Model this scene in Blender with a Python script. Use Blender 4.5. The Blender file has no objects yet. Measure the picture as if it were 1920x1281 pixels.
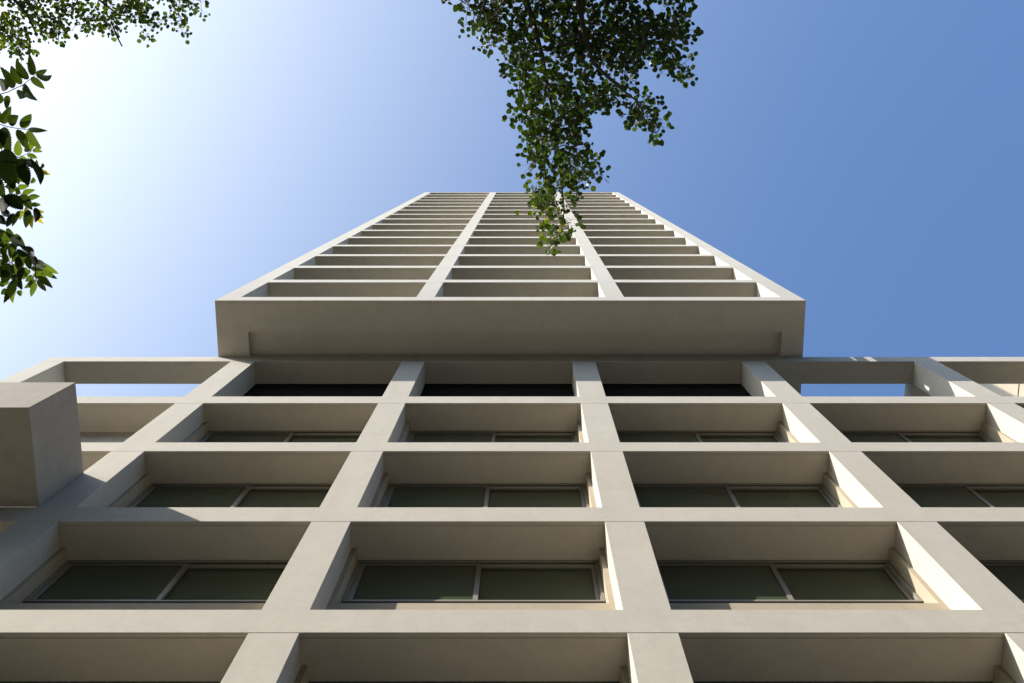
import bpy, math, random
import numpy as np
from mathutils import Vector, Matrix

# ------------------------------------------------------------------ camera
CAM_Z = 1.6                       # eye height above the pavement
F = 1867.0                        # focal length in pixels of a 1920 px wide frame
CX, CY = 988.5, 640.5             # principal point
A = math.radians(11.46)           # angle between the view axis and the zenith
SA, CA = math.sin(A), math.cos(A)
sc = bpy.context.scene
cam = bpy.data.cameras.new("camera")
cam.sensor_width = 36.0
cam.lens = F / 1920 * 36.0
cam.shift_x = -(CX - 960.0) / 1920.0
cam.clip_start = 0.05
cam.clip_end = 3000
cam_o = bpy.data.objects.new("camera", cam)
cam_o.location = (0, 0, CAM_Z)
cam_o.rotation_euler = (math.pi - A, 0, 0)
sc.collection.objects.link(cam_o)
sc.camera = cam_o

# ------------------------------------------------------------------ sky, sun
SUN = Vector((-1.24, -0.56, 1.0)).normalized()
EL = math.asin(SUN.z)
AZ = math.atan2(SUN.x, SUN.y)
w = bpy.data.worlds.new("World")
sc.world = w
w.use_nodes = True
wn = w.node_tree
bg = wn.nodes["Background"]
sky = wn.nodes.new("ShaderNodeTexSky")
sky.sky_type = 'NISHITA'
sky.sun_disc = False
sky.sun_elevation = EL
sky.sun_rotation = AZ
sky.altitude = 0
sky.air_density = 1.0
sky.dust_density = 1.0
sky.ozone_density = 2.6
# hazy aureole: forward-scattered light that brightens the sky towards the sun
tc = wn.nodes.new("ShaderNodeTexCoord")
dt = wn.nodes.new("ShaderNodeVectorMath"); dt.operation = 'DOT_PRODUCT'
dt.inputs[1].default_value = tuple(SUN)
wn.links.new(tc.outputs['Generated'], dt.inputs[0])
mxx = wn.nodes.new("ShaderNodeMath"); mxx.operation = 'MAXIMUM'; mxx.inputs[1].default_value = 0.0
wn.links.new(dt.outputs['Value'], mxx.inputs[0])
pw = wn.nodes.new("ShaderNodeMath"); pw.operation = 'POWER'; pw.inputs[1].default_value = 4.6
wn.links.new(mxx.outputs[0], pw.inputs[0])
gl = wn.nodes.new("ShaderNodeVectorMath"); gl.operation = 'SCALE'
GLOW = 4.8
gl.inputs[0].default_value = (GLOW * 1.0, GLOW * 0.875, GLOW * 0.46)
wn.links.new(pw.outputs[0], gl.inputs['Scale'])
ad = wn.nodes.new("ShaderNodeVectorMath"); ad.operation = 'ADD'
tint = wn.nodes.new("ShaderNodeVectorMath"); tint.operation = 'MULTIPLY'
tint.inputs[1].default_value = (0.89, 1.01, 1.13)
wn.links.new(sky.outputs[0], tint.inputs[0]); wn.links.new(tint.outputs[0], ad.inputs[0])
wn.links.new(gl.outputs[0], ad.inputs[1])
wn.links.new(ad.outputs[0], bg.inputs[0])
bg.inputs[1].default_value = 0.15
sun = bpy.data.lights.new("sun", 'SUN')
sun.energy = 5.0
sun.angle = math.radians(0.5)
sun.color = (1.0, 0.945, 0.865)
sun_o = bpy.data.objects.new("sun", sun)
sun_o.rotation_euler = SUN.to_track_quat('Z', 'Y').to_euler()
sun_o.location = (-20, -10, 40)
sc.collection.objects.link(sun_o)
sc.view_settings.view_transform = 'Standard'
sc.view_settings.look = 'None'
sc.view_settings.exposure = 0.76
sc.view_settings.gamma = 1.0
sc.cycles.max_bounces = 8
sc.cycles.diffuse_bounces = 5
sc.cycles.use_denoising = True

# ------------------------------------------------------------------ helpers
col = sc.collection
rnd = random.Random(7)

def W(px, py, D):
    """point seen at photo pixel (px, py), D metres along the view axis"""
    u = (px - CX) / F * D
    q = (py - CY) / F * D
    return Vector((u, q * CA + D * SA, D * CA - q * SA + CAM_Z))

def empty(name, label, cat, loc=(0, 0, 0), group=None):
    o = bpy.data.objects.new(name, None)
    col.objects.link(o)
    o.location = loc
    o['label'] = label
    o['category'] = cat
    if group:
        o['group'] = group
    return o

class MB:
    def __init__(s):
        s.v = []; s.f = []; s.attr = None
    def box(s, x0, x1, y0, y1, z0, z1):
        n = len(s.v)
        s.v += [(x0, y0, z0), (x1, y0, z0), (x1, y1, z0), (x0, y1, z0),
                (x0, y0, z1), (x1, y0, z1), (x1, y1, z1), (x0, y1, z1)]
        s.f += [(n, n+3, n+2, n+1), (n+4, n+5, n+6, n+7), (n, n+1, n+5, n+4),
                (n+1, n+2, n+6, n+5), (n+2, n+3, n+7, n+6), (n+3, n, n+4, n+7)]
    def bbox(s, x0, x1, y0, y1, z0, z1, b=0.004):
        """box whose vertical edges are chamfered by b"""
        pts = [(x0+b, y0), (x1-b, y0), (x1, y0+b), (x1, y1-b), (x1-b, y1), (x0+b, y1), (x0, y1-b), (x0, y0+b)]
        n = len(s.v)
        s.v += [(x, y, z0) for x, y in pts] + [(x, y, z1) for x, y in pts]
        s.f += [tuple(n + i for i in range(7, -1, -1)), tuple(n + 8 + i for i in range(8))]
        s.f += [(n+i, n+(i+1) % 8, n+8+(i+1) % 8, n+8+i) for i in range(8)]
    def prism_x(s, prof, x0, x1):
        """profile of (y, z) points, counter-clockwise seen from +x, swept along x"""
        n = len(s.v); k = len(prof)
        s.v += [(x0, y, z) for y, z in prof] + [(x1, y, z) for y, z in prof]
        s.f += [tuple(n + i for i in range(k-1, -1, -1)), tuple(n + k + i for i in range(k))]
        s.f += [(n+i, n+(i+1) % k, n+k+(i+1) % k, n+k+i) for i in range(k)]
    def tube(s, pts, rad, sides=7):
        n0 = len(s.v)
        m = len(pts)
        for i, p in enumerate(pts):
            a = pts[max(i-1, 0)]; b = pts[min(i+1, m-1)]
            t = (Vector(b) - Vector(a))
            t = t.normalized() if t.length > 1e-6 else Vector((0, 0, 1))
            u = t.cross(Vector((0.31, 0.17, 0.93)));
            if u.length < 1e-3: u = t.cross(Vector((1, 0, 0)))
            u.normalize(); v = t.cross(u)
            for k in range(sides):
                an = 2 * math.pi * k / sides
                s.v.append(tuple(Vector(p) + (u * math.cos(an) + v * math.sin(an)) * rad[i]))
        for i in range(m-1):
            for k in range(sides):
                a = n0 + i*sides + k; b = n0 + i*sides + (k+1) % sides
                s.f.append((a, b, b+sides, a+sides))
        s.f.append(tuple(n0 + k for k in range(sides-1, -1, -1)))
        s.f.append(tuple(n0 + (m-1)*sides + k for k in range(sides)))
    def build(s, name, mat, parent=None, label=None, smooth=False):
        me = bpy.data.meshes.new(name)
        me.from_pydata(s.v, [], s.f)
        me.materials.append(mat)
        if smooth:
            me.polygons.foreach_set('use_smooth', [True] * len(me.polygons))
        me.update()
        o = bpy.data.objects.new(name, me)
        col.objects.link(o)
        if parent is not None:
            o.parent = parent
            o.matrix_parent_inverse = Matrix.Translation(-Vector(parent_world(parent)))
        if label:
            o['label'] = label
        return o

def parent_world(p):
    v = Vector(p.location)
    # parts are modelled in world coordinates; meshes used as parents sit at the origin of their thing
    if p.type == 'MESH':
        return Vector((0, 0, 0))
    return v

# ------------------------------------------------------------------ materials
def new_mat(name):
    m = bpy.data.materials.new(name)
    m.use_nodes = True
    n = m.node_tree
    b = n.nodes["Principled BSDF"]
    return m, n, b

def stucco(name, base, dark, rough=0.9, mott=1.0, bump=0.25, stain=0.25):
    m, n, b = new_mat(name)
    N = n.nodes.new; L = n.links.new
    g = N("ShaderNodeNewGeometry")
    def noise(scale, det, rgh=0.55, dist=0.0):
        t = N("ShaderNodeTexNoise"); t.inputs['Scale'].default_value = scale
        t.inputs['Detail'].default_value = det; t.inputs['Roughness'].default_value = rgh
        t.inputs['Distortion'].default_value = dist
        L(g.outputs['Position'], t.inputs['Vector']); return t
    n1 = noise(1.1, 6, 0.6, 0.6)
    n2 = noise(5.5, 5, 0.6, 1.2)
    n3 = noise(60, 4, 0.7)
    mx = N("ShaderNodeMath"); mx.operation = 'MULTIPLY_ADD'
    L(n2.outputs['Fac'], mx.inputs[0]); mx.inputs[1].default_value = 0.55; 
    sc1 = N("ShaderNodeMath"); sc1.operation = 'MULTIPLY'; sc1.inputs[1].default_value = 0.45
    L(n1.outputs['Fac'], sc1.inputs[0]); L(sc1.outputs[0], mx.inputs[2])
    cr = N("ShaderNodeValToRGB")
    cr.color_ramp.elements[0].position = 0.36; cr.color_ramp.elements[1].position = 0.62
    cr.color_ramp.elements[0].color = (*dark, 1); cr.color_ramp.elements[1].color = (*base, 1)
    L(mx.outputs[0], cr.inputs[0])
    # small dark pits and flecks
    cr2 = N("ShaderNodeValToRGB")
    cr2.color_ramp.elements[0].position = 0.30; cr2.color_ramp.elements[1].position = 0.42
    cr2.color_ramp.elements[0].color = (0.72, 0.70, 0.66, 1); cr2.color_ramp.elements[1].color = (1, 1, 1, 1)
    L(n3.outputs['Fac'], cr2.inputs[0])
    mm = N("ShaderNodeMix"); mm.data_type = 'RGBA'; mm.blend_type = 'MULTIPLY'
    mm.inputs[0].default_value = 0.55 * mott
    L(cr.outputs[0], mm.inputs[6]); L(cr2.outputs[0], mm.inputs[7])
    # weather streaks running down the faces
    mp = N("ShaderNodeMapping"); mp.inputs['Scale'].default_value = (2.6, 2.6, 0.22)
    L(g.outputs['Position'], mp.inputs[0])
    st = N("ShaderNodeTexNoise"); st.inputs['Scale'].default_value = 1.6; st.inputs['Detail'].default_value = 5
    L(mp.outputs[0], st.inputs['Vector'])
    cr3 = N("ShaderNodeValToRGB")
    cr3.color_ramp.elements[0].position = 0.33; cr3.color_ramp.elements[1].position = 0.55
    cr3.color_ramp.elements[0].color = (0.86, 0.85, 0.83, 1); cr3.color_ramp.elements[1].color = (1, 1, 1, 1)
    L(st.outputs['Fac'], cr3.inputs[0])
    m3 = N("ShaderNodeMix"); m3.data_type = 'RGBA'; m3.blend_type = 'MULTIPLY'
    m3.inputs[0].default_value = stain
    L(mm.outputs[2], m3.inputs[6]); L(cr3.outputs[0], m3.inputs[7])
    L(m3.outputs[2], b.inputs['Base Color'])
    b.inputs['Roughness'].default_value = rough
    b.inputs['Specular IOR Level'].default_value = 0.25
    bp = N("ShaderNodeBump"); bp.inputs['Strength'].default_value = bump; bp.inputs['Distance'].default_value = 0.004
    n4 = noise(140, 5, 0.65)
    add = N("ShaderNodeMath"); add.operation = 'MULTIPLY_ADD'; add.inputs[1].default_value = 1.8
    L(n2.outputs['Fac'], add.inputs[0]); L(n4.outputs['Fac'], add.inputs[2])
    L(add.outputs[0], bp.inputs['Height']); L(bp.outputs[0], b.inputs['Normal'])
    return m

M = {}
M['stucco'] = stucco('cream_stucco', (0.555, 0.513, 0.438), (0.505, 0.466, 0.396))
M['box'] = stucco('grey_beige_render', (0.38, 0.342, 0.29), (0.325, 0.29, 0.245), mott=1.0, bump=0.35, stain=0.4)
M['infill'] = stucco('warm_beige_paint', (0.47, 0.405, 0.305), (0.42, 0.36, 0.265), bump=0.1)
M['dark'] = stucco('dark_void_shade', (0.030, 0.026, 0.022), (0.022, 0.019, 0.016), bump=0.05)

m, n, b = new_mat('window_frame_aluminium')
b.inputs['Base Color'].default_value = (0.30, 0.275, 0.225, 1)
b.inputs['Metallic'].default_value = 0.0
b.inputs['Roughness'].default_value = 0.38
M['alu'] = m
m, n, b = new_mat('gasket_and_gap_shade')  # also colours the strips painted as shaded gaps
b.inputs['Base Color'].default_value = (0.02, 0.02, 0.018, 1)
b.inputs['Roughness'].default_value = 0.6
M['rubber_and_shade'] = m

m, n, b = new_mat('tinted_window_glass')
t = n.nodes.new("ShaderNodeTexNoise"); t.inputs['Scale'].default_value = 0.8
g = n.nodes.new("ShaderNodeNewGeometry"); n.links.new(g.outputs['Position'], t.inputs['Vector'])
cr = n.nodes.new("ShaderNodeValToRGB")
cr.color_ramp.elements[0].color = (0.060, 0.080, 0.046, 1); cr.color_ramp.elements[1].color = (0.082, 0.106, 0.062, 1)
n.links.new(t.outputs['Fac'], cr.inputs[0]); n.links.new(cr.outputs[0], b.inputs['Base Color'])
b.inputs['Roughness'].default_value = 0.06
b.inputs['IOR'].default_value = 1.5
M['glass'] = m

def leaf_mat(name, cols, transl, rough=0.45):
    m, n, b = new_mat(name)
    N = n.nodes.new; L = n.links.new
    at = N("ShaderNodeAttribute"); at.attribute_name = 'tone'
    cr = N("ShaderNodeValToRGB")
    e = cr.color_ramp.elements
    while len(e) < len(cols): e.new(0.5)
    for i, (p, c) in enumerate(cols):
        e[i].position = p; e[i].color = (*c, 1)
    L(at.outputs['Fac'], cr.inputs[0])
    L(cr.outputs[0], b.inputs['Base Color'])
    b.inputs['Roughness'].default_value = 0.65
    b.inputs['Specular IOR Level'].default_value = 0.15
    tr = N("ShaderNodeBsdfTranslucent")
    hs = N("ShaderNodeMix"); hs.data_type = 'RGBA'; hs.blend_type = 'MULTIPLY'; hs.inputs[0].default_value = 1
    L(cr.outputs[0], hs.inputs[6]); hs.inputs[7].default_value = (2.2, 2.3, 0.7, 1)
    L(hs.outputs[2], tr.inputs[0])
    mx = N("ShaderNodeMixShader"); mx.inputs[0].default_value = transl
    L(b.outputs[0], mx.inputs[1]); L(tr.outputs[0], mx.inputs[2])
    L(mx.outputs[0], n.nodes["Material Output"].inputs[0])
    return m
M['leaf'] = leaf_mat('round_leaf', [(0.0, (0.016, 0.030, 0.008)), (0.6, (0.035, 0.062, 0.012)),
                                    (0.90, (0.080, 0.115, 0.014)), (1.0, (0.15, 0.16, 0.012))], 0.30)
M['leaf'].node_tree.nodes['Principled BSDF'].inputs['Specular IOR Level'].default_value = 0.35
M['leaf'].node_tree.nodes['Principled BSDF'].inputs['Roughness'].default_value = 0.5
M['leaf2'] = leaf_mat('compound_leaf', [(0.0, (0.008, 0.014, 0.008)), (0.50, (0.048, 0.070, 0.016)),
                                        (0.9, (0.085, 0.12, 0.022)), (1.0, (0.26, 0.19, 0.015))], 0.45)
def bark(name, c1, c2):
    m, n, b = new_mat(name)
    t = n.nodes.new("ShaderNodeTexNoise"); t.inputs['Scale'].default_value = 14; t.inputs['Detail'].default_value = 6
    g = n.nodes.new("ShaderNodeNewGeometry")
    mp = n.nodes.new("ShaderNodeMapping"); mp.inputs['Scale'].default_value = (1, 1, 0.25)
    n.links.new(g.outputs['Position'], mp.inputs[0]); n.links.new(mp.outputs[0], t.inputs['Vector'])
    cr = n.nodes.new("ShaderNodeValToRGB")
    cr.color_ramp.elements[0].color = (*c1, 1); cr.color_ramp.elements[1].color = (*c2, 1)
    n.links.new(t.outputs['Fac'], cr.inputs[0]); n.links.new(cr.outputs[0], b.inputs['Base Color'])
    b.inputs['Roughness'].default_value = 0.9
    bp = n.nodes.new("ShaderNodeBump"); bp.inputs['Distance'].default_value = 0.02
    n.links.new(t.outputs['Fac'], bp.inputs['Height']); n.links.new(bp.outputs[0], b.inputs['Normal'])
    return m
M['leaf2'].node_tree.nodes['Principled BSDF'].inputs['Specular IOR Level'].default_value = 0.04
M['bark'] = bark('grey_brown_bark', (0.035, 0.025, 0.018), (0.10, 0.075, 0.055))

# ------------------------------------------------------------------ ground
def ground_mat(name, c1, c2, scale):
    m, n, b = new_mat(name)
    g = n.nodes.new("ShaderNodeNewGeometry")
    t = n.nodes.new("ShaderNodeTexNoise"); t.inputs['Scale'].default_value = scale; t.inputs['Detail'].default_value = 8
    n.links.new(g.outputs['Position'], t.inputs['Vector'])
    cr = n.nodes.new("ShaderNodeValToRGB")
    cr.color_ramp.elements[0].position = 0.35; cr.color_ramp.elements[1].position = 0.65
    cr.color_ramp.elements[0].color = (*c1, 1); cr.color_ramp.elements[1].color = (*c2, 1)
    n.links.new(t.outputs['Fac'], cr.inputs[0]); n.links.new(cr.outputs[0], b.inputs['Base Color'])
    b.inputs['Roughness'].default_value = 0.92
    return m
g = MB(); g.v = [(-900, -900, -0.13), (900, -900, -0.13), (900, 900, -0.13), (-900, 900, -0.13)]; g.f = [(0, 1, 2, 3)]
o = g.build('ground', ground_mat('dry_ground', (0.05, 0.05, 0.03), (0.08, 0.075, 0.045), 0.3)); o['kind'] = 'structure'
g = MB(); g.box(-60, 60, -3.2, 5.0, -0.12, 0.0)
o = g.build('pavement', ground_mat('pale_paving', (0.18, 0.175, 0.155), (0.24, 0.23, 0.205), 1.5)); o['kind'] = 'structure'
g = MB(); g.box(-60, 60, -12.0, -3.22, -0.126, -0.115)
o = g.build('road', ground_mat('asphalt', (0.045, 0.044, 0.042), (0.06, 0.058, 0.055), 6)); o['kind'] = 'structure'

# ------------------------------------------------------------------ building
YF = 5.407                        # podium front plane
YB = 5.985                        # back of the podium frame
def ZR(z): return z + CAM_Z
bld = empty('apartment_building', 'cream concrete high-rise with a deep grid facade and a tower raised on its podium',
            'building', (0, YF, 0))

XL, XR = -12.07, 18.4
beams = [(2.90, 3.44), (6.80, 7.35), (10.276, 10.827), (13.587, 14.147), (16.898, 17.417), (20.180, 20.727), (24.190, 24.696)]
cols = [(-12.07, -11.53), (-7.372, -6.777), (-3.118, -2.548), (1.121, 1.692), (5.340, 5.913), (9.625, 10.197), (13.87, 14.44), (17.83, 18.40)]

def beam_profile(y0, y1, z0, z1, g0=0.055, gw=0.014, gd=0.012, b=0.004):
    """front edges softened, a drip groove cut in the soffit"""
    return [(y0, z0+b), (y0+b, z0), (y0+g0, z0), (y0+g0, z0+gd), (y0+g0+gw, z0+gd), (y0+g0+gw, z0),
            (y1, z0), (y1, z1), (y0, z1)]

for z0, z1 in beams[:-1]:
    mb = MB(); mb.prism_x(beam_profile(YF, 6.17, ZR(z0), ZR(z1)), XL, XR)
    mb.build('beam', M['stucco'], bld)
mb = MB(); mb.prism_x(beam_profile(YF, YB, ZR(24.190), ZR(24.696)), XL, XR)
mb.build('parapet', M['stucco'], bld)

J = 0.013                         # shadow joint on top of every column
levels = [(-CAM_Z, 2.90)] + [(beams[i][1], beams[i+1][0]) for i in range(len(beams)-1)]
for (z0, z1) in levels:
    for (x0, x1) in cols:
        mb = MB()
        mb.bbox(x0, x1, YF, YB, ZR(z0), ZR(z1) - J)
        mb.box(x0 + 0.014, x1 - 0.014, YF + 0.014, YB - 0.01, ZR(z1) - J, ZR(z1) + 0.002)
        mb.build('column', M['stucco'], bld)

# recessed wall and window of every bay
YI = 5.81
def bay(x0, x1, zb, zt, first=False):
    """zb top of lower beam, zt soffit"""
    ws = zb + 0.99                 # sill line of the front skin
    wb = zb + 1.445                 # underside of the window frame
    win = bpy.data.objects.new('window', None)
    col.objects.link(win); win.parent = bld
    win.location = Vector(((x0 + x1) / 2, 0.6, ZR(wb)))
    def pb(mbx, name, mat):
        me_o = mbx.build(name, mat)
        me_o.parent = win
        me_o.matrix_parent_inverse = Matrix.Translation(-Vector(((x0 + x1) / 2, YF + 0.6, ZR(wb))))
        return me_o
    a, c = x0 + 0.076, x1 - 0.076
    mb = MB()
    mb.box(x0, a, YI, 6.16, ZR(zb), ZR(zt))
    mb.box(c, x1, YI, 6.16, ZR(zb), ZR(zt))
    mb.box(a, c, YI, 6.00, ZR(zb), ZR(ws))
    mb.box(a, c, 6.045, 6.16, ZR(zb), ZR(wb + 0.03))
    pb(mb, 'window_surround', M['infill'])
    # outer frame
    t = 0.045
    mb = MB()
    a2, c2 = a + 0.006, c - 0.006
    mb.box(a2, c2, 6.005, 6.12, ZR(wb), ZR(wb + 0.035))
    mb.box(a2, c2, 6.000, 6.034, ZR(zt - 0.066), ZR(zt - 0.040))
    mb.box(a2, c2, 6.035, 6.12, ZR(zt - 0.080), ZR(zt - 0.002))
    mb.box(a2, a2 + t, 6.005, 6.12, ZR(wb + 0.035), ZR(zt - 0.080))
    mb.box(c2 - t, c2, 6.005, 6.12, ZR(wb + 0.035), ZR(zt - 0.080))
    mb.box(a2 + t, a2 + t + 0.012, 6.030, 6.045, ZR(wb + 0.035), ZR(zt - 0.080))
    mb.box(c2 - t - 0.012, c2 - t, 6.030, 6.045, ZR(wb + 0.035), ZR(zt - 0.080))
    pb(mb, 'frame', M['alu'])
    mb = MB(); mb.box(a2, c2, 6.018, 6.044, ZR(wb - 0.06), ZR(wb - 0.001))  # dark strip painted as the shade under the bottom rail
    pb(mb, 'rail_gap_shade', M['rubber_and_shade'])
    mb = MB(); mb.box(a2, c2, 6.010, 6.033, ZR(zt - 0.039), ZR(zt - 0.002))  # dark strip painted as the shadow gap at the window head
    pb(mb, 'head_gap_shade', M['rubber_and_shade'])
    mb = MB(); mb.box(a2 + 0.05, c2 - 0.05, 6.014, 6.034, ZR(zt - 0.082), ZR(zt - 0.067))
    pb(mb, 'drip_seal', M['rubber_and_shade'])
    xm = (a2 + c2) / 2 + 0.015
    zl, zh = wb + 0.037, zt - 0.082
    # two sliding sashes on their own tracks, the left one in front
    for (s0, s1, y0) in ((a2 + t, xm + 0.037, 6.022), (xm - 0.034, c2 - t, 6.066)):
        st = 0.068
        if y0 < 6.05: s0 += 0.013
        y1 = y0 + 0.038
        mb = MB()
        mb.box(s0, s0 + st, y0, y1, ZR(zl), ZR(zh))
        mb.box(s1 - st, s1, y0, y1, ZR(zl), ZR(zh))
        mb.box(s0 + st, s1 - st, y0, y1, ZR(zl), ZR(zl + 0.045))
        mb.box(s0 + st, s1 - st, y0, y1, ZR(zh - 0.05), ZR(zh))
        pb(mb, 'sash', M['alu'])
        mb = MB()
        q = 0.014
        for (e0, e1, f0, f1) in ((s0+st, s0+st+q, zl+.045, zh-.05), (s1-st-q, s1-st, zl+.045, zh-.05),
                                 (s0+st+q, s1-st-q, zl+.045, zl+.045+q), (s0+st+q, s1-st-q, zh-.05-q, zh-.05)):
            mb.box(e0, e1, y0 + 0.008, y1 - 0.008, ZR(f0), ZR(f1))
        pb(mb, 'gasket', M['rubber_and_shade'])
        mb = MB()
        mb.box(s0 + st + q, s1 - st - q, y0 + 0.014, y0 + 0.022, ZR(zl + 0.045 + q), ZR(zh - 0.05 - q))
        pb(mb, 'pane', M['glass'])
    # roller catch under the head of the right sash
    mb = MB(); mb.box(xm + 1.15, xm + 1.21, 6.010, 6.030, ZR(zt - 0.092), ZR(zt - 0.057))
    pb(mb, 'catch', M['rubber_and_shade'])

for lv in range(1, 6):
    zb, zt = beams[lv-1][1], beams[lv][0]
    for i in range(1, 7):
        bay(cols[i][1], cols[i+1][0], zb, zt)
    mb = MB(); mb.box(cols[0][1], cols[1][0], 6.04, 6.16, ZR(zb), ZR(zt))
    mb.build('end_wall', M['stucco'], bld)
# ground-floor shopfront wall and the solid body of the podium
mb = MB(); mb.box(-11.9, 18.2, 6.04, 6.17, 0.0, ZR(2.90))
mb.build('ground_floor_wall', M['infill'], bld)
mb = MB(); mb.box(-12.0, 18.35, 6.18, 18.0, 0.0, ZR(20.70))
mb.build('podium_body', M['stucco'], bld)

# beams that tie the open top storey back to the block behind
for (x0, x1) in (cols[0], cols[1], cols[4], cols[5], cols[6], cols[7]):
    a, c = x0 + 0.02, x1 - 0.02
    if x0 == cols[1][0] or x0 == cols[4][0]:
        a, c = x0 + 0.05, x1 - 0.05
    mb = MB(); mb.box(a, c, YB, 12.0, ZR(24.19) + 0.003, ZR(24.685))
    mb.build('cross_beam', M['stucco'], bld)
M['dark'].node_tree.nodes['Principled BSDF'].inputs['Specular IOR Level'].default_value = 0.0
# dark panels painted as the shade of the open void under the tower
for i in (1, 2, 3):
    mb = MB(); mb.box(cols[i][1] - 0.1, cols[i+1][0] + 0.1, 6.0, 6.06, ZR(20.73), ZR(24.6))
    mb.build('void_shade_panel', M['dark'], bld)
# rooftop wall behind the right bays
mb = MB(); mb.box(11.6, 18.0, 6.52, 6.75, ZR(20.72), ZR(26.9))
M['cream'] = stucco('cream_wall_paint', (0.78, 0.66, 0.47), (0.72, 0.60, 0.42), bump=0.1)
mb.build('rooftop_wall', M['cream'], bld)
M['felt'] = stucco('grey_roofing_felt', (0.07, 0.068, 0.062), (0.05, 0.048, 0.045), bump=0.2)
mb = MB(); mb.box(-11.9, 18.3, 6.19, 17.9, ZR(20.704), ZR(20.715))  # unseen dark sheet added to cut light bounced onto the parapet soffit
mb.build('terrace_floor', M['felt'], bld)
mb = MB(); mb.tube([(12.52, 5.99, ZR(24.62)), (12.52, 6.52, ZR(24.62))], [0.013, 0.013], 8)
mb.build('tie_rod', M['rubber_and_shade'], bld)

# projecting box on the left
mb = MB(); mb.prism_x([(3.862, ZR(14.17)), (YF - 0.001, ZR(14.17)), (YF - 0.001, ZR(15.71)), (3.862, ZR(15.71))], -12.7, -7.335)
mb.build('projecting_bay', M['box'], bld, 'grey-beige box jutting from the podium facade')

# ------------------------------------------------------------------ tower
YT = 3.956
TZ = 24.702
DZ = 3.246
tx0, tx1 = -7.842, 6.996
tcols = [(-7.842, -7.338), (-2.848, -2.370), (1.998, 2.488), (6.49, 6.996)]
YTB = 5.6
NT = 16
# lowest slab with its recessed underside
mb = MB()
rx0, rx1, ry0, ry1 = -7.05, 6.44, 4.755, 5.395
z0, z1 = ZR(TZ), ZR(TZ + 0.56)
gg, gw, gd = 0.055, 0.014, 0.012
mb.prism_x([(YT, z0+.004), (YT+.004, z0), (YT+gg, z0), (YT+gg, z0+gd), (YT+gg+gw, z0+gd), (YT+gg+gw, z0), (ry0, z0), (ry0, z1), (YT, z1)], tx0, tx1)
mb.box(tx0, rx0, ry0, ry1, z0, z1)
mb.box(rx1, tx1, ry0, ry1, z0, z1)
mb.box(rx0, rx1, ry0, ry1, z0 + 0.21, z1)
mb.box(tx0, tx1, ry1, 18.0, z0, z1)
mb.build('tower_base_slab', M['stucco'], bld, 'underside of the tower with a shallow recessed panel')
for k in range(1, NT + 1):
    z0 = TZ + DZ * k; h = 0.53
    mb = MB(); mb.prism_x(beam_profile(YT, YTB + 0.3, ZR(z0), ZR(z0 + h)), tx0, tx1)
    mb.build('tower_beam', M['stucco'], bld)
for k in range(NT):
    z0 = TZ + DZ * k + (0.56 if k == 0 else 0.53); z1 = TZ + DZ * (k + 1)
    for j, (x0, x1) in enumerate(tcols):
        yb = 4.36 if (k == 0 and j in (0, 3)) else YTB
        mb = MB()
        mb.bbox(x0, x1, YT, yb, ZR(z0), ZR(z1) - J)
        mb.box(x0 + .014, x1 - .014, YT + .014, yb - .01, ZR(z1) - J, ZR(z1) + .002)
        mb.build('tower_column', M['stucco'], bld)
# slotted side screens of the lowest balcony
for xs in (tx1 - 0.07, tx0 + 0.01):
    mb = MB()
    for (a, c) in ((4.362, 4.60), (4.71, 4.81), (4.865, 5.60)):
        mb.box(xs, xs + 0.06, a, c, ZR(TZ + .56), ZR(TZ + DZ))
    mb.build('side_screen', M['stucco'], bld)
# tower body behind the balconies, with balcony doors
mb = MB(); mb.box(tx0 + 0.02, tx1 - 0.02, YTB + 0.31, 17.9, ZR(TZ + .56), ZR(TZ + DZ * NT + 0.45))
mb.build('tower_body', M['stucco'], bld)
for k in range(NT):
    z0 = TZ + DZ * k + (0.56 if k == 0 else 0.53); z1 = TZ + DZ * (k + 1)
    mb = MB()
    for j in range(3):
        x0, x1 = tcols[j][1], tcols[j+1][0]
        mb.box(x0, x1, YTB + 0.06, YTB + 0.08, ZR(z0), ZR(z1))
    mb.build('balcony_glazing', M['glass'], bld)

# ------------------------------------------------------------------ unseen block added across the street (behind the camera) to cut sky light
opp = empty('sky_light_blocker', 'unseen brown brick block with long ribbon windows, added across the street to cut sky light', 'building', (0, -15, 0))
M['brick'] = stucco('brown_brick', (0.17, 0.13, 0.10), (0.13, 0.10, 0.08))
mb = MB(); mb.box(-52, 48, -34, -15, 0, 31)
mb.build('wall', M['brick'], opp)
for k in range(8):
    mb = MB(); mb.box(-51, 47, -15.0, -14.94, 1.4 + 3.7*k, 3.2 + 3.7*k)
    for q in range(50): mb.box(-51 + q*2.0, -50.92 + q*2.0, -14.94, -14.90, 1.4 + 3.7*k, 3.2 + 3.7*k)
    mb.build('ribbon_window', M['glass'], opp)
mb = MB(); mb.box(-52.2, 48.2, -34.2, -14.8, 31, 31.4); mb.build('roof', M['brick'], opp)

# ------------------------------------------------------------------ foliage tools
class Leaves:
    def __init__(s): s.v = []; s.f = []; s.t = []
    def add(s, verts, faces, tone):
        n = len(s.v); s.v += verts; s.f += [tuple(n + i for i in q) for q in faces]; s.t += [tone] * len(verts)
    def build(s, name, mat, parent, label=None):
        me = bpy.data.meshes.new(name); me.from_pydata(s.v, [], s.f); me.materials.append(mat)
        a = me.attributes.new('tone', 'FLOAT', 'POINT'); a.data.foreach_set('value', s.t)
        me.update()
        o = bpy.data.objects.new(name, me); col.objects.link(o)
        o.parent = parent; o.matrix_parent_inverse = Matrix.Translation(-Vector(parent.location))
        if label: o['label'] = label
        return o

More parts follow.
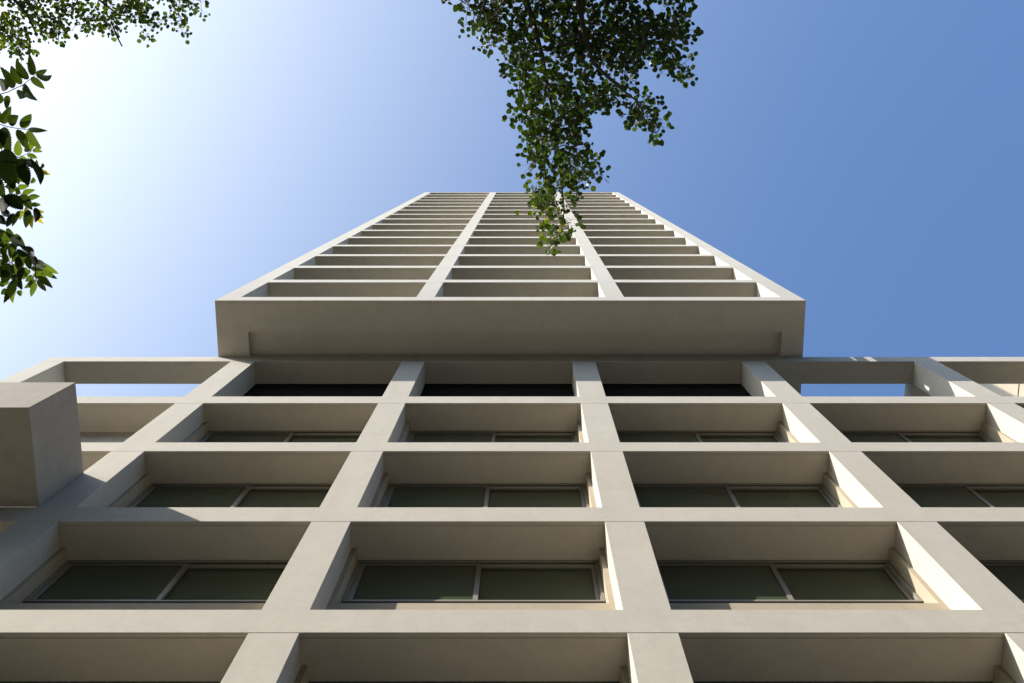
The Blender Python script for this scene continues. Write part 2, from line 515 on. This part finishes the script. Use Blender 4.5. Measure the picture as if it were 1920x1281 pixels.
RL = [(0, 0), (0.30, 0.13), (0.50, 0.42), (0.42, 0.74), (0.20, 0.93), (0, 1.06), (-0.20, 0.93), (-0.42, 0.74), (-0.50, 0.42), (-0.30, 0.13), (0, 0.5)]
RF = [(10, i, i+1) for i in range(9)] + [(10, 9, 0)]
def round_leaf(L, p, d, nrm, size, tone, r):
    d = d.normalized(); x = d.cross(nrm).normalized(); nn = x.cross(d)
    fold = r.uniform(0.05, 0.30); cup = r.uniform(-.12, .12)
    vs = []
    for (a, b) in RL:
        z = abs(a) * fold + cup * b * b
        vs.append(tuple(p + x * (a * size * 0.98) + d * (b * size * 0.95) + nn * (z * size)))
    L.add(vs, RF, tone)

def inside(poly, x, y):
    c = False; j = len(poly) - 1
    for i in range(len(poly)):
        xi, yi = poly[i]; xj, yj = poly[j]
        if (yi > y) != (yj > y) and x < (xj - xi) * (y - yi) / (yj - yi) + xi: c = not c
        j = i
    return c

def spray(seed, poly, n, D0, dD, skel, parent, leaf_size, per, tone_rng=(0.0, 0.9), gap=0.0, twig=0.006, tonef=None, dens=None, spread=0.105, pts3=None):
    """twigs grown as a shortest tree from the limbs in skel through random nodes, leaves round every node"""
    r = random.Random(seed); rs = np.random.RandomState(seed)
    xs = [p[0] for p in poly]; ys = [p[1] for p in poly]
    nodes = []
    ph = [r.uniform(0, 6) for _ in range(6)]
    tries = 0
    while len(nodes) < n and tries < n * 60:
        tries += 1
        x = r.uniform(min(xs), max(xs)); y = r.uniform(min(ys), max(ys))
        if not inside(poly, x, y): continue
        v = (math.sin(x*.045+ph[0]) * math.sin(y*.052+ph[1]) + math.sin(x*.083+y*.05+ph[2]) * .7 + math.sin(y*.095-x*.06+ph[3]) * .6)
        if v < -1.0 + gap + r.uniform(-.5, .3): continue
        if dens and r.random() > dens(x, y): continue
        nodes.append((W(x, y, D0 + r.uniform(-dD, dD)), x, y))
    P = np.array([tuple(q[0]) for q in nodes])
    S = []; R = []
    for pts, rad in skel:
        for i in range(len(pts) - 1):
            a, b_ = Vector(pts[i]), Vector(pts[i+1])
            k = max(2, int((b_ - a).length / 0.08))
            for t in range(k):
                S.append(tuple(a.lerp(b_, t / k)))
    S = np.array(S)
    # Prim's tree
    dist = np.full(len(P), 1e9); par = np.full(len(P), -1)
    for i in range(len(P)):
        d = ((S - P[i]) ** 2).sum(1); k = d.argmin(); dist[i] = d[k] ** .5 * 1.15; par[i] = -2 - k
    done = np.zeros(len(P), bool); order = []
    for _ in range(len(P)):
        dd = np.where(done, 1e9, dist); i = int(dd.argmin()); done[i] = True; order.append(i)
        d = np.sqrt(((P - P[i]) ** 2).sum(1)); upd = (~done) & (d < dist)
        dist[upd] = d[upd]; par[upd] = i
    kids = np.ones(len(P))
    for i in reversed(order):
        if par[i] >= 0: kids[par[i]] += kids[i]
    tw = MB(); L = Leaves()
    for i in order:
        b_ = Vector(P[i]); a = Vector(S[-2 - par[i]]) if par[i] < 0 else Vector(P[par[i]])
        ra = min(0.02, 0.0016 + 0.0011 * kids[i] ** .55)
        mid = a.lerp(b_, .5) + Vector((r.uniform(-1, 1), r.uniform(-1, 1), r.uniform(-1, 1))) * (a - b_).length * .1
        tw.tube([a, mid, b_], [ra, ra * .9, ra * .75], 4)
        base_t = r.uniform(*tone_rng)
        if tonef: base_t = tonef(nodes[i][1], nodes[i][2], base_t, r)
        out = (b_ - a).normalized() if (b_ - a).length > 1e-4 else Vector((0, 0, -1))
        for k in range(per + r.randint(-2, 2)):
            off = Vector((r.gauss(0, 1), r.gauss(0, 1), r.gauss(0, 1)))
            off = off.normalized() * r.uniform(.3, 1) * spread + out * spread * .25
            p = b_ + off
            if k % 2 == 0: tw.tube([b_, b_ + off * .98], [.0013, .0009], 3)
            d = (off.normalized() + Vector((r.uniform(-.6, .6), r.uniform(-.6, .6), r.uniform(-.5, .1))))
            nr = Vector((r.gauss(0, .55), r.gauss(0, .55), 1)).normalized()
            if abs(d.normalized().dot(nr)) > .9: continue
            tn = min(1, max(0, base_t + r.uniform(-.18, .18)))
            if r.random() < .004: tn = 1.0
            round_leaf(L, p, d, nr, leaf_size * r.uniform(.65, 1.2), tn, r)
    return tw, L

def px_line(pts, D):
    if not isinstance(D, (list, tuple)): D = [D] * len(pts)
    return [W(x, y, d) for (x, y), d in zip(pts, D)]

# ------------------------------------------------------------------ tree whose bough hangs in front of the tower
t1 = empty('broadleaf_tree', 'leafy tree whose long bough hangs down in front of the tower top', 'tree', (1.6, -7.2, 0))
trunk = MB()
limb_a = px_line([(1040, -420), (975, -160), (987, 0), (1004, 56), (1017, 109), (1025, 150), (1040, 225), (1047, 300), (1053, 348), (1058, 393), (1052, 440)],
                 [9.6, 9.7, 9.8, 9.8, 9.85, 9.9, 9.9, 9.95, 10, 10, 10])
limb_b = px_line([(1050, -250), (1075, -60), (1095, 60), (1112, 118), (1140, 145), (1175, 175), (1215, 205)], [9.7, 9.5, 9.4, 9.3, 9.3, 9.3, 9.4])
limb_c = px_line([(1060, -280), (1150, -90), (1210, 0), (1235, 60), (1262, 105)], [9.7, 10.2, 10.4, 10.4, 10.3])
limb_d = px_line([(975, -160), (930, -60), (905, 20), (892, 50)], [9.7, 9.5, 9.3, 9.3])
root = Vector((1.6, -7.2, 0))
fork = Vector((1.2, -6.2, 7.2))
trunk.tube([root, root + Vector((.05, .1, 2.5)), root + Vector((-.15, .5, 5)), fork], [.30, .24, .20, .16], 12)
j0 = limb_a[0]
trunk.tube([fork, fork.lerp(j0, .5) + Vector((0, -.1, .35)), j0], [.14, .11, .07], 9)
trunk.tube(limb_a, [.062, .045, .030, .026, .022, .019, .015, .011, .009, .007, .004], 7)
trunk.tube(limb_b, [.045, .034, .024, .018, .015, .010, .005], 6)
trunk.tube([j0] + limb_b[:1], [.05, .045], 6)
trunk.tube(limb_c, [.045, .03, .02, .014, .006], 6)
trunk.tube([j0] + limb_c[:1], [.05, .045], 6)
trunk.tube(limb_d, [.03, .02, .012, .006], 6)
up = [Vector((1.6, -6.4, 9.5)), Vector((2.2, -6.8, 12))]
trunk.tube([fork] + up, [.14, .10, .04], 8)
trunk.build('trunk', M['bark'], t1, smooth=True)
polyC = [(790, -60), (820, 2), (862, -2), (880, 28), (868, 48), (888, 50), (905, 62), (902, 94), (918, 90), (938, 92), (950, 122), (966, 132),
         (964, 160), (976, 190), (972, 214), (948, 222), (962, 236), (984, 238), (996, 258), (990, 286), (1000, 302), (984, 312), (982, 345), (1010, 348), (984, 366), (984, 382), (998, 392), (985, 412),
         (1002, 418), (1022, 398), (1026, 428), (1028, 455), (1050, 462), (1066, 446), (1074, 425), (1072, 402), (1082, 388), (1076, 360),
         (1100, 350), (1106, 330), (1118, 325), (1130, 353), (1142, 336), (1122, 302), (1110, 300), (1102, 288), (1126, 290), (1124, 268), (1100, 262), (1098, 236), (1104, 196), (1128, 198),
         (1150, 212), (1196, 236), (1238, 254), (1254, 212), (1220, 196), (1204, 172), (1190, 158), (1168, 140), (1190, 126), (1236, 144), (1262, 160), (1296, 142), (1302, 108), (1286, 84), (1300, 60), (1284, 48),
         (1290, 20), (1262, -60)]
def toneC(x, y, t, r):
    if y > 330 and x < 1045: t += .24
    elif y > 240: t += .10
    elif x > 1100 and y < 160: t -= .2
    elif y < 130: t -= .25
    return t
def densC(x, y):
    d = 1.0
    if x < 905: d = .55
    if x > 1130 and y > 120: d = .8
    if 1160 < x < 1240 and -20 < y < 30: d = .35
    if y > 340: d = .75
    return d
skelC = [(limb_a, 0), (limb_b, 0), (limb_c, 0), (limb_d, 0)]
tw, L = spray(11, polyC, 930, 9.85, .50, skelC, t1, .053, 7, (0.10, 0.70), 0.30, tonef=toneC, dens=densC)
tw.build('twigs', M['bark'], t1)
L.build('crown', M['leaf'], t1, 'hanging bough of small rounded leaves')
# the rest of the crown, above and behind the camera
polyB = [(760, -700), (1500, -700), (1420, -60), (760, -60)]
tw, L = spray(12, polyB, 420, 10.6, 1.2, [(limb_a, 0), (limb_c, 0)], t1, .075, 9, (0.0, 0.6), 0.0, spread=.2)
tw.build('upper_twigs', M['bark'], t1)
L.build('upper_crown', M['leaf'], t1)

# ------------------------------------------------------------------ tree in the upper left corner
t2 = empty('broadleaf_tree', 'small-leaved tree whose pale green fringe fills the upper left corner of the sky', 'tree', (-8.5, -6.0, 0))
trunk = MB()
la = px_line([(-260, -420), (-90, -140), (0, -30), (50, 25), (70, 70)], [12.5, 12.3, 12.2, 12.2, 12.2])
lb = px_line([(-90, -140), (60, -80), (160, -20), (225, 30)], [12.3, 12.4, 12.4, 12.4])
lc = px_line([(60, -80), (220, -50), (320, -15), (365, 8)], [12.4, 12.5, 12.5, 12.5])
fork = Vector((-8.0, -5.6, 8.5))
trunk.tube([Vector((-8.5, -6, 0)), Vector((-8.6, -5.9, 4)), fork, la[0]], [.28, .22, .17, .09], 12)
trunk.tube(la, [.09, .05, .03, .015, .006], 7)
trunk.tube(lb, [.045, .03, .018, .008], 6)
trunk.tube(lc, [.03, .02, .012, .005], 6)
trunk.tube(px_line([(208, 38), (216, 60), (221, 72), (229, 87)], 12.3), [.006, .011, .010, .010], 6)
trunk.build('trunk', M['bark'], t2, smooth=True)
polyL = [(-60, -60), (372, -60), (388, 8), (378, 28), (366, 12), (352, 20), (346, 62), (336, 64), (328, 36), (312, 34), (290, 48), (282, 68), (266, 70), (264, 42), (240, 26), (228, 45), (214, 62),
         (204, 60), (196, 44), (180, 44), (170, 56), (140, 60), (120, 48), (114, 70), (104, 66), (80, 70), (66, 92), (58, 96), (52, 112), (38, 118), (22, 100), (-10, 96), (-60, 130)]
tw, L = spray(21, polyL, 440, 12.3, .4, [(la, 0), (lb, 0), (lc, 0)], t2, .052, 7, (0.5, 0.95), .3, spread=.11)
tw.build('twigs', M['bark'], t2)
L.build('crown', M['leaf'], t2)
polyU = [(-600, -600), (330, -600), (380, -60), (-60, -60), (-120, 60), (-600, 60)]
tw, L = spray(22, polyU, 320, 12.8, 1.2, [(la, 0), (lc, 0)], t2, .085, 9, (0.2, 0.8), 0, spread=.22)
tw.build('upper_twigs', M['bark'], t2)
L.build('upper_crown', M['leaf'], t2)

# ------------------------------------------------------------------ tree with compound leaves at the left edge
t3 = empty('ash_tree', 'tree with large toothed compound leaves hanging in at the left edge', 'tree', (-4.2, 0.6, 0))
LF = Leaves(); TW = MB(); r3 = random.Random(5)
def leaflet(bx, by, tx, ty, wpx, D, tone, tilt=0.0, curl=None):
    a = W(bx, by, D); b_ = W(tx, ty, D + r3.uniform(-.12, .12))
    d = b_ - a; ln = d.length; d.normalize()
    view = (a - Vector((0, 0, CAM_Z))).normalized()
    x = d.cross(view).normalized(); nn = x.cross(d)
    x = (x * math.cos(tilt) + nn * math.sin(tilt)).normalized(); nn = x.cross(d)
    hw = wpx / F * D * .5
    n = 11
    if curl is None: curl = r3.uniform(-.12, .12)
    fold = r3.uniform(.05, .35)
    bend = r3.uniform(-.07, .07)
    vs = []; fs = []
    for i in range(n + 1):
        t = i / n
        prof = (math.sin(math.pi * min(1, t ** .72 * 1.0)) ** .85) if t < .999 else 0
        prof = max(prof, 0) * (1.0 if t < .8 else (1 - (t - .8) * 1.6))
        wv = hw * prof
        c = a + d * (ln * t) + nn * (curl * ln * t * t) + x * (bend * ln * math.sin(math.pi * t))
        tooth = .10 * hw if 0 < i < n else 0
        back = d * (ln / n * .35)
        vs.append(tuple(c))
        vs.append(tuple(c + x * (wv + tooth) + nn * (wv * fold) + back * .6))
        vs.append(tuple(c + x * (wv * .88) + nn * (wv * fold) + back * 1.15))
        vs.append(tuple(c - x * (wv + tooth) + nn * (wv * fold) + back * .6))
        vs.append(tuple(c - x * (wv * .88) + nn * (wv * fold) + back * 1.15))
    for i in range(n):
        o_ = i * 5; p_ = o_ + 5
        fs += [(o_, o_+1, o_+2), (o_, o_+2, p_+1, p_), (o_, o_+4, o_+3), (o_, p_, p_+3, o_+4)]
    LF.add(vs, fs, tone)
def rachis(pts, D, r0=.0022):
    P_ = [W(x, y, D) for x, y in pts]
    TW.tube(P_, [r0 * (1 - .5 * i / len(P_)) for i in range(len(P_))], 5)
MID, LT, YL, DK = .52, .74, 1.0, .12  # leaflet tones; the darkest paint in the shade of leaves above
fr = [
 # first frond
 (3.45, MID, [(10,172,-8,143,18),(26,167,4,131,17),(41,160,20,122,17),(53,151,32,114,17),(62,143,56,104,15),(66,140,90,129,11),(66,142,101,140,12),(57,144,84,167,14),(44,156,68,184,15),(34,167,38,195,16),(14,178,12,204,12),(2,176,-10,200,12)]),
 # second frond
 (3.5, MID-.05, [(3,233,20,201,17),(20,238,37,212,18),(39,241,59,214,18),(51,243,81,245,10),(50,244,79,280,17),(32,241,47,278,18),(-8,232,-2,205,16)]),
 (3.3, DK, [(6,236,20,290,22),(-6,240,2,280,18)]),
 # third, paler and farther back
 (4.0, LT, [(34,294,33,264,15),(48,286,50,264,13),(58,281,60,262,10),(61,283,79,285,9),(50,290,70,297,10),(36,296,54,304,11),(70,316,69,298,7),(62,309,58,297,9),(76,318,79,301,6),(16,290,10,268,14),(14,290,28,300,14),(68,312,78,322,7)]),
 (3.9, .93, [(77,318,96,328,8),(66,282,80,278,6)]),
 # overlapping mass, its shade put into the dark tone
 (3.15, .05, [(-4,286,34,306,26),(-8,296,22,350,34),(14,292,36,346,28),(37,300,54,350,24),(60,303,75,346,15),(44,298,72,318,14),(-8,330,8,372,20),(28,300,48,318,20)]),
 # fourth frond
 (4.0, LT, [(46,342,36,328,11),(32,352,54,349,11),(41,366,64,357,11),(49,374,76,368,11),(56,384,77,384,9),(30,350,16,366,15),(34,366,30,352,9),(58,345,63,330,8),(10,372,-4,390,16),(34,372,44,384,11),(24,346,10,350,12)]),
 (4.05, .95, [(68,394,84,398,8),(69,402,82,409,8),(42,394,38,411,10),(50,388,44,400,8)]),
 (4.1, 1.0, [(60,402,60,424,9),(68,407,80,418,7)]),
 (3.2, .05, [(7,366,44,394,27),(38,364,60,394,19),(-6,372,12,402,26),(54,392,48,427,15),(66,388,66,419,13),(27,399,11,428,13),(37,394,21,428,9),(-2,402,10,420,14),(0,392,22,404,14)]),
 # bottom cluster
 (3.4, .3, [(-4,430,26,455,16),(12,427,32,452,12),(0,445,22,470,14),(28,452,20,486,15),(12,456,8,484,12),(-4,458,-2,486,12),(-6,486,10,512,20),(36,470,22,492,14),(44,474,40,506,13),(54,478,56,508,14),(4,432,-2,452,12),(12,476,2,500,12),(24,494,30,520,13)]),
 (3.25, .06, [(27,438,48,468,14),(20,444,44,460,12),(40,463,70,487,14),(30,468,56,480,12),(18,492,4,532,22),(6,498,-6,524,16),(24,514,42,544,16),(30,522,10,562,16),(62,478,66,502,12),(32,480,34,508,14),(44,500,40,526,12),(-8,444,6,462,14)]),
 (3.6, .66, [(64,492,109,513,15),(62,488,92,502,14),(58,500,92,520,14),(48,500,44,524,14),(30,470,44,488,11),(12,506,24,520,12),(36,500,30,516,10),(8,468,20,490,11)]),
 (3.5, .50, [(74,502,111,525,11),(68,506,99,540,14),(62,512,88,530,14),(70,524,89,549,11),(56,502,84,508,14)]),
 (3.7, .70, [(68,530,58,557,11),(66,524,48,538,12),(62,516,46,530,12),(57,506,42,520,12),(34,544,40,558,10),(28,540,25,563,12),(16,543,0,553,12),(16,524,-2,534,14),(46,512,34,528,10),(0,538,14,524,10)]),
]
for D, tone, ls in fr:
    for (bx, by, tx, ty, wd) in ls:
        leaflet(bx, by, tx, ty, wd * 1.0, D + r3.uniform(-.05, .05), min(1, max(0, tone + r3.uniform(-.06, .06))), r3.uniform(-.14, .14))
rachis([(-80, 200), (-20, 184), (0, 177), (14, 173), (28, 166), (42, 160), (55, 150), (66, 141)], 3.45)
rachis([(-80, 250), (-20, 226), (5, 235), (20, 239), (40, 242), (52, 243)], 3.5)
rachis([(-60, 280), (10, 286), (34, 295), (50, 289), (64, 281)], 4.0, .0018)
rachis([(20, 292), (50, 300), (66, 311), (78, 319)], 4.0, .0016)
rachis([(-60, 330), (12, 335), (30, 350), (44, 370), (58, 388), (70, 405)], 4.0, .002)
rachis([(-60, 280), (0, 290), (30, 298), (62, 303)], 3.15, .0025)
rachis([(-60, 350), (5, 366), (38, 372), (60, 392)], 3.2, .0025)
rachis([(-80, 400), (-10, 425), (28, 445), (42, 466), (60, 482), (66, 500), (68, 528)], 3.4, .003)
rachis([(-60, 470), (0, 480), (24, 495), (28, 520), (30, 545)], 3.4, .0025)
# rest of the crown outside the view: random fronds round the limbs
def rand_frond(p, d, L_, tone):
    d = d.normalized(); s = d.cross(Vector((0, 0, 1)))
    s = s.normalized() if s.length > .01 else Vector((1, 0, 0))
    TW.tube([p, p + d * L_ * .5 + Vector((0, 0, .02)), p + d * L_], [.003, .002, .001], 4)
    for i in range(6):
        c = p + d * L_ * (.2 + .13 * i)
        for sg in (-1, 1):
            q = (s * sg + d * .35 + Vector((0, 0, r3.uniform(-.35, .1)))).normalized()
            ln = .085 * r3.uniform(.8, 1.2); x = q.cross(Vector((0, 0, 1))).normalized()
            vs = [tuple(c), tuple(c + q * ln * .45 + x * .02), tuple(c + q * ln), tuple(c + q * ln * .45 - x * .02)]
            LF.add(vs, [(0, 1, 2, 3)], min(1, max(0, tone + r3.uniform(-.1, .1))))
limbs3 = [[Vector((-3.9, .55, 3.2)), Vector((-3.1, .3, 4.4)), Vector((-2.4, .15, 5.0)), W(-60, 200, 3.45)],
          [Vector((-3.9, .55, 3.2)), Vector((-3.0, .35, 4.2)), W(-80, 400, 3.4)],
          [Vector((-3.9, .55, 3.2)), Vector((-4.4, .2, 5.0)), Vector((-4.2, -.2, 6.4))],
          [Vector((-3.9, .55, 3.2)), Vector((-4.9, .9, 4.6)), Vector((-5.4, 1.2, 5.6))]]
trunk = MB()
trunk.tube([Vector((-4.2, .6, 0)), Vector((-4.25, .6, 1.6)), Vector((-3.9, .55, 3.2))], [.14, .115, .09], 12)
for lb_ in limbs3:
    trunk.tube(lb_, [.07 * (1 - .8 * i / (len(lb_)-1)) for i in range(len(lb_))], 7)
for (x_, y_) in ((-80, 250), (-60, 280), (-60, 330), (-60, 350), (-60, 470)):
    e = W(x_, y_, 3.6)
    trunk.tube([Vector((-2.9, .3, 4.3)), e.lerp(Vector((-2.9, .3, 4.3)), .4) + Vector((0, 0, .12)), e], [.02, .012, .005], 5)
trunk.build('trunk', M['bark'], t3, smooth=True)
for i in range(260):
    lb_ = r3.choice(limbs3); k = r3.randint(0, len(lb_) - 2); t = r3.random()
    p = lb_[k].lerp(lb_[k+1], t) + Vector((r3.gauss(0, .45), r3.gauss(0, .45), r3.gauss(.1, .4)))
    D = p.y * SA + (p.z - CAM_Z) * CA
    if D > .2:
        xpx = CX + F * p.x / D
        if xpx > -170: continue
    d = Vector((r3.uniform(-1, 1), r3.uniform(-1, 1), r3.uniform(-.4, .2)))
    if d.x > 0 and D > .2 and xpx > -420: d.x = -d.x
    rand_frond(p, d, r3.uniform(.25, .4), r3.uniform(.2, .6))
nl = len(LF.f)
LF.add([tuple(v) for v in TW.v], TW.f, 0.5)
cr_o = LF.build('crown', M['leaf2'], t3, 'serrated leaflets in pairs, some toned dark as shaded and some yellow-green as lit')

cr_o.data.materials.append(M['bark'])
for p_ in cr_o.data.polygons[nl:]: p_.material_index = 1

# ------------------------------------------------------------------ tree added out of view, left, to block light below the projecting box
t4 = empty('light_blocking_tree', 'broad unseen tree added low on the left to block bounce light below the projecting box', 'tree', (-9.0, 2.2, 0))
r4 = random.Random(9)
tk = MB()
tk.tube([Vector((-9, 2.2, 0)), Vector((-9.05, 2.2, 2.2)), Vector((-8.9, 2.1, 4.0))], [.24, .19, .15], 12)
for k in range(9):
    an = k * 2.4; e = Vector((-9 + 2.2 * math.cos(an), 2.2 + 1.5 * math.sin(an), 6.2 + (k % 3) * .9))
    tk.tube([Vector((-8.9, 2.1, 3.9)), e.lerp(Vector((-8.9, 2.1, 4.6)), .5), e], [.10, .06, .02], 7)
tk.build('trunk', M['bark'], t4, smooth=True)
L = Leaves()
for k in range(150):
    c = Vector((r4.gauss(0, 1), r4.gauss(0, 1), r4.gauss(0, 1))).normalized() * r4.uniform(.45, 1)
    c = Vector((-9.2 + c.x * 3.3, 2.0 + c.y * 2.7, 6.4 + c.z * 2.6))
    for q in range(34):
        p = c + Vector((r4.gauss(0, .38), r4.gauss(0, .38), r4.gauss(0, .3)))
        if p.y > 5.1: continue
        D = p.y * SA + (p.z - CAM_Z) * CA
        if D > .2 and CX + F * p.x / D > -60: continue
        round_leaf(L, p, Vector((r4.gauss(0, 1), r4.gauss(0, 1), r4.gauss(-.3, .5))), Vector((r4.gauss(0, .5), r4.gauss(0, .5), 1)).normalized(), r4.uniform(.10, .18), r4.uniform(0, .8), r4)
L.build('crown', M['leaf'], t4)
